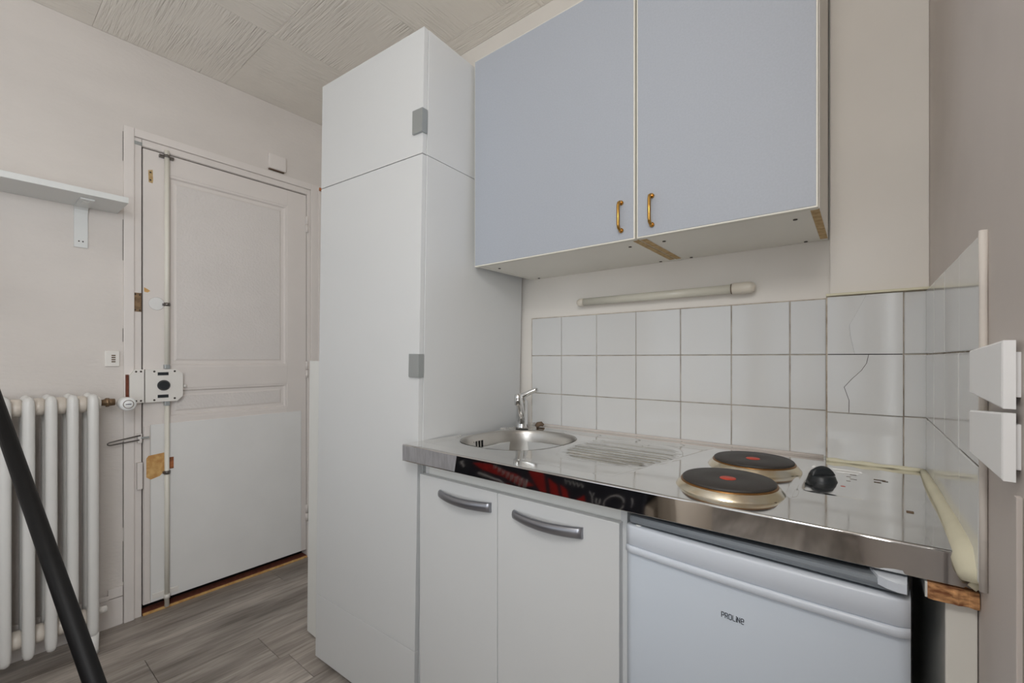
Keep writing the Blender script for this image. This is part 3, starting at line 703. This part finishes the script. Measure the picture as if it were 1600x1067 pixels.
# ------------------------------------------------------------------ small fridge
t = thing('mini_fridge', 'small white fridge under the worktop beside the sink cupboard', 'fridge', (.674, -.597, 0), (0, 0, R(-3.2)))
FW = .438
MB().box(.004, FW-.002, .050, .31, .03, .828, .006).build('fridge_body', M['fridge'], t)
MB().box(.006, FW-.002, .004, .31, .8285, .8455, .007).build('fridge_top', M['fridge_top'], t)
for x in (.04, FW-.04):
    for y in (.08, .28): MB().lathe([(.016, 0), (.016, .03)], (x, y, 0), 14).build('fridge_foot', M['black'], t)
def bowf(x): 
    u = x/FW; return -.007*math.sin(math.pi*min(1, max(0, (u-.06)/.94)))**.7 if u > .06 else 0
NB = 32; xsb = [FW*i/NB for i in range(NB+1)]
def plate(z0, z1, off, back=.046, r=.006):
    rings = []
    for i, x in enumerate(xsb):
        e = r*(1-min(1, min(i, NB-i)/1.0)) if i in (0, NB) else 0
        f = bowf(x)+off+(.006 if i in (0, NB) else 0)
        rings.append([(x, f, z0+.002), (x, f+.003, z0), (x, back, z0), (x, back, z1), (x, f+.004, z1), (x, f+.001, z1-.0015), (x, f, z1-.004)])
    return MB().loft(rings, cap=True, smooth=True)
fd = plate(.05, .7775, .004).build('fridge_door', M['fridge'], t)
plate(.7835, .8245, 0).build('door_top_band', M['fridge_trim'], fd)
plate(.7695, .7838, -.0035).build('door_moulding', M['fridge_trim'], fd)
MB().lathe([(.007, .8235), (.006, .8255), (0, .826)], (.024, .014, 0), 14, cap=False).build('hinge_plug', M['plastic'], fd)
hc = MB(); hc.prism([(FW-.066, .20), (FW-.046, .030), (FW-.036, .004), (FW-.026, -.004), (FW-.014, -.008), (FW-.004, -.008), (FW-.002, .20)], 'z', .8365, .8495); hc.build('hinge_cover', M['fridge_trim'], t)
def text(s_, size, m, name, parent, loc, rot, ext=.0004, sx=1.0, label=None, bold=.018):
    cu = bpy.data.curves.new(name, 'FONT'); cu.body = s_; cu.size = size; cu.extrude = ext; cu.align_x = 'LEFT'; cu.offset = size*bold
    cu.space_character = 1.08
    o = bpy.data.objects.new(name, cu); COL.objects.link(o)
    dg = bpy.context.evaluated_depsgraph_get(); me = bpy.data.meshes.new_from_object(o.evaluated_get(dg)); bpy.data.objects.remove(o)
    me.materials.clear(); me.materials.append(m)
    o = bpy.data.objects.new(name, me); COL.objects.link(o); o.parent = parent; o.location = loc; o.rotation_euler = rot; o.scale = (sx, 1, 1)
    if label: o['label'] = label
    return o
# lettering on the fridge door, drawn as thin raised strokes
LET = [[[(0, 0), (0, 1), (.62, 1), (.75, .85), (.75, .55), (.62, .42), (0, .42)]],
       [[(0, 0), (0, 1), (.62, 1), (.75, .87), (.75, .58), (.62, .45), (.05, .45)], [(.45, .45), (.78, 0)]],
       [[(.12, 0), (0, .14), (0, .86), (.12, 1), (.66, 1), (.78, .86), (.78, .14), (.66, 0), (.12, 0)]],
       [[(0, 1), (0, .14), (.12, 0), (.68, 0)]],
       [[(.1, 0), (.1, .70)], [(.1, .92), (.1, 1.06)]],
       [[(0, 0), (0, 1), (.7, .05), (.7, 1)]],
       [[(.74, 0), (.14, 0), (0, .14), (0, .86), (.14, 1), (.62, 1), (.76, .86), (.76, .48), (.03, .48)]]]
q = MB(); cx = .1885; LH, LW = .0088, .0062
for L_, adv in zip(LET, (1.0, 1.02, 1.05, .86, .36, .98, 1.0)):
    for st in L_:
        pp = [(cx+p[0]*LW*.86, bowf(cx)+.0036, .7088+p[1]*LH) for p in st]
        for a, b in zip(pp, pp[1:]):
            dx, dz = b[0]-a[0], b[2]-a[2]; k = .0003/math.hypot(dx, dz)
            q.tube([(a[0]-dx*k, a[1], a[2]-dz*k), (b[0]+dx*k, b[1], b[2]+dz*k)], .00064, 6, up=(0, 1, 0))
    cx += adv*LW*.86*1.13
q.build('fridge_lettering', M['ink'], fd)

# upright, chipboard stub at the right end
t = thing('end_upright', 'white painted upright between the fridge and the right wall', 'panel', (1.149, -.592, 0))
MB().box(0, .032, 0, .50, 0, .8285, .002).build('upright_panel', M['cab_in'], t)
t = thing('chipboard_stub', 'broken chipboard offcut under the right end of the worktop', 'offcut', (1.130, -.604, .8300))
q = MB()
rings = []
for i in range(11):
    x = .051*i/10; e = random.uniform(-.003, .002)
    rings.append([(x, e, 0), (x, e-.001*random.random(), .010), (x, e+.002, .0215), (x, .30, .0215), (x, .30, 0)])
q.loft(rings, smooth=False); q.build('chipboard', M['chip'], t)
MB().box(-.0025, 0, .002, .30, 0, .0215).build('white_facing', M['ward_edge'], t)

# ------------------------------------------------------------------ sockets and trunking on the right wall
def socket(z, label):
    s_ = thing('wall_socket', label, 'socket', (XR, -.800, z), group='surface sockets on the right wall')
    q = MB(); a = .0345
    out = [(-.010, 0), (-.013, .002)]
    q.loft([[(-.0045, 0.0, -a), (-.0045, .135, -a*.72), (-.0045, .135, a*.72), (-.0045, 0, a)],
            [(-.013, .001, -a), (-.020, .120, -a*.74), (-.020, .120, a*.74), (-.013, .001, a)],
            [(-.0140, .003, -a+.002), (-.0215, .116, -a*.70), (-.0215, .116, a*.70), (-.0140, .003, a-.002)]], smooth=False)
    q.build('socket_cover', M['socket'], s_)
    MB().box(-.0045, 0, .006, .133, -a*.66, a*.66).build('socket_base', M['socket'], s_)
    MB().prism([(.1352, -a*.70), (.150, -a*.5), (.150, a*.62), (.1352, a*.72)], 'x', -.012, -.0002).build('cable_entry', M['yellowed'], s_, 'yellowed cable entry lip')
    MB().box(-.0125, -.0118, .139, .1455, -a*.1, a*.5).build('entry_slot', M['grime'], s_)
socket(1.1515, 'upper of the two white sockets on the right wall above the worktop')
socket(1.0785, 'lower of the two white sockets on the right wall above the worktop')
MB().box(XR-.005, XR-.0002, -.803, -.793, 0, 1.03, .001).build('cable_trunking', M['wall_side'])
tag(bpy.data.objects['cable_trunking'], 'narrow painted cable trunking rising to the sockets on the right wall', 'trunking')

# ------------------------------------------------------------------ behind the camera, seen in the polished lip: sofa bed with printed throw
t = thing('sofa_bed', 'beige sofa bed standing behind, mirrored in the worktop lip', 'sofa', (-.30, -1.80, 0))
MB().box(-.72, .66, -.80, 0, .08, .46, .03).build('seat_base', M['beige'], t)
MB().box(.665, .76, -.82, .0, .08, .62, .03).build('armrest', M['beige'], t)
MB().box(-.82, -.725, -.82, .0, .08, .62, .03).build('armrest', M['beige'], t)
MB().box(-.72, .66, -.98, -.81, .08, .82, .05).build('backrest', M['beige'], t)
for x in (-.78, .70):
    for y in (-.9, -.06): MB().lathe([(.018, 0), (.025, .08)], (x, y, 0), 12).build('leg', M['blackmetal'], t)
th = thing('printed_throw', 'dark throw with red and white print over the sofa bed', 'throw', (-.30, -1.80, 0))
MB().box(-.66, .62, -.76, .016, .465, .60, .02).build('throw_cushion', M['throw'], th)
MB().box(-.66, .62, .004, .02, .12, .59, .005).build('throw_drop', M['throw'], th)
fy = .0202
rng = random.Random(3)
for poly in ([(-.43, .53), (-.30, .545), (-.10, .52), (.02, .47), (-.06, .455), (-.2, .49), (-.36, .50)], [(-.32, .44), (-.16, .455), (-.10, .42), (-.26, .41)], [(-.02, .545), (.07, .55), (.09, .45), (.085, .41), (.03, .48)], [(.10, .52), (.15, .49), (.17, .42), (.165, .39), (.12, .43)], [(.17, .50), (.205, .48), (.225, .40), (.19, .40)], [(.235, .42), (.31, .475), (.325, .40), (.26, .395)]):
    MB().prism(poly, 'y', fy, fy+.001).build('red_print', M['throwred'], th)
def stroke(pts, r=.003): MB().tube([(p[0], fy+.001, p[1]) for p in pts], r, 6).build('white_print', M['throwwhite'], th)
stroke([(-.675, .52), (-.672, .495), (-.62, .500), (-.575, .505), (-.57, .53)], .0035); stroke([(-.62, .500), (-.622, .525)])
stroke([(-.52, .53), (-.505, .52), (-.49, .50)], .004); stroke([(-.50, .535), (-.515, .515)])
stroke([(-.39, .478), (-.33, .470), (-.27, .464), (-.23, .462), (-.17, .438)], .005)
for i in range(8):
    x = -.27+.032*i; z = .535-.0095*i; h_ = .012+.0022*i
    stroke([(x, z-h_), (x+.004, z+h_), (x+.014, z-h_*.6), (x+.02, z+h_)], .0022+.0003*i)
for i in range(5): stroke([(.20+.024*i, .535), (.205+.024*i, .512), (.214+.024*i, .53)], .0016)
stroke([(.345, .505), (.36, .478), (.37, .50)], .0022); stroke([(.36, .478), (.36, .44)], .0022)
stroke([(.385, .475), (.38, .45), (.39, .442), (.402, .45), (.405, .475)], .0025)
stroke([(.478+.052*math.cos(a), .462+.040*math.sin(a)+.012*math.cos(a)) for a in [2*math.pi*i/22 for i in range(22)]], .0024)
stroke([(.565, .50), (.57, .48), (.565, .46)], .0018)
# unseen glowing globe, added beside the camera to light the room
t = thing('pendant_lamp', 'white lit globe pendant lamp hanging beside the tall window', 'lamp', (.95, -1.62, 1.90))
MB().lathe([(.001, ZC-1.90), (.05, ZC-1.902), (.045, ZC-1.925), (.004, ZC-1.93), (.004, .15), (.03, .145), (.03, .11)], (0, 0, 0), 18, cap=False).build('lamp_cord', M['plastic'], t)
m = mat('lit_globe', lin(250, 246, 240), .4); e = m.node_tree.nodes['Principled BSDF']; e.inputs['Emission Color'].default_value = (1, .98, .95, 1); e.inputs['Emission Strength'].default_value = 29
MB().lathe([(.12*math.sin(math.pi*(i+.08)/16.16), .12*math.cos(math.pi*(i+.08)/16.16)) for i in range(17)], (0, 0, 0), 28, cap=False).build('lamp_globe', m, t)
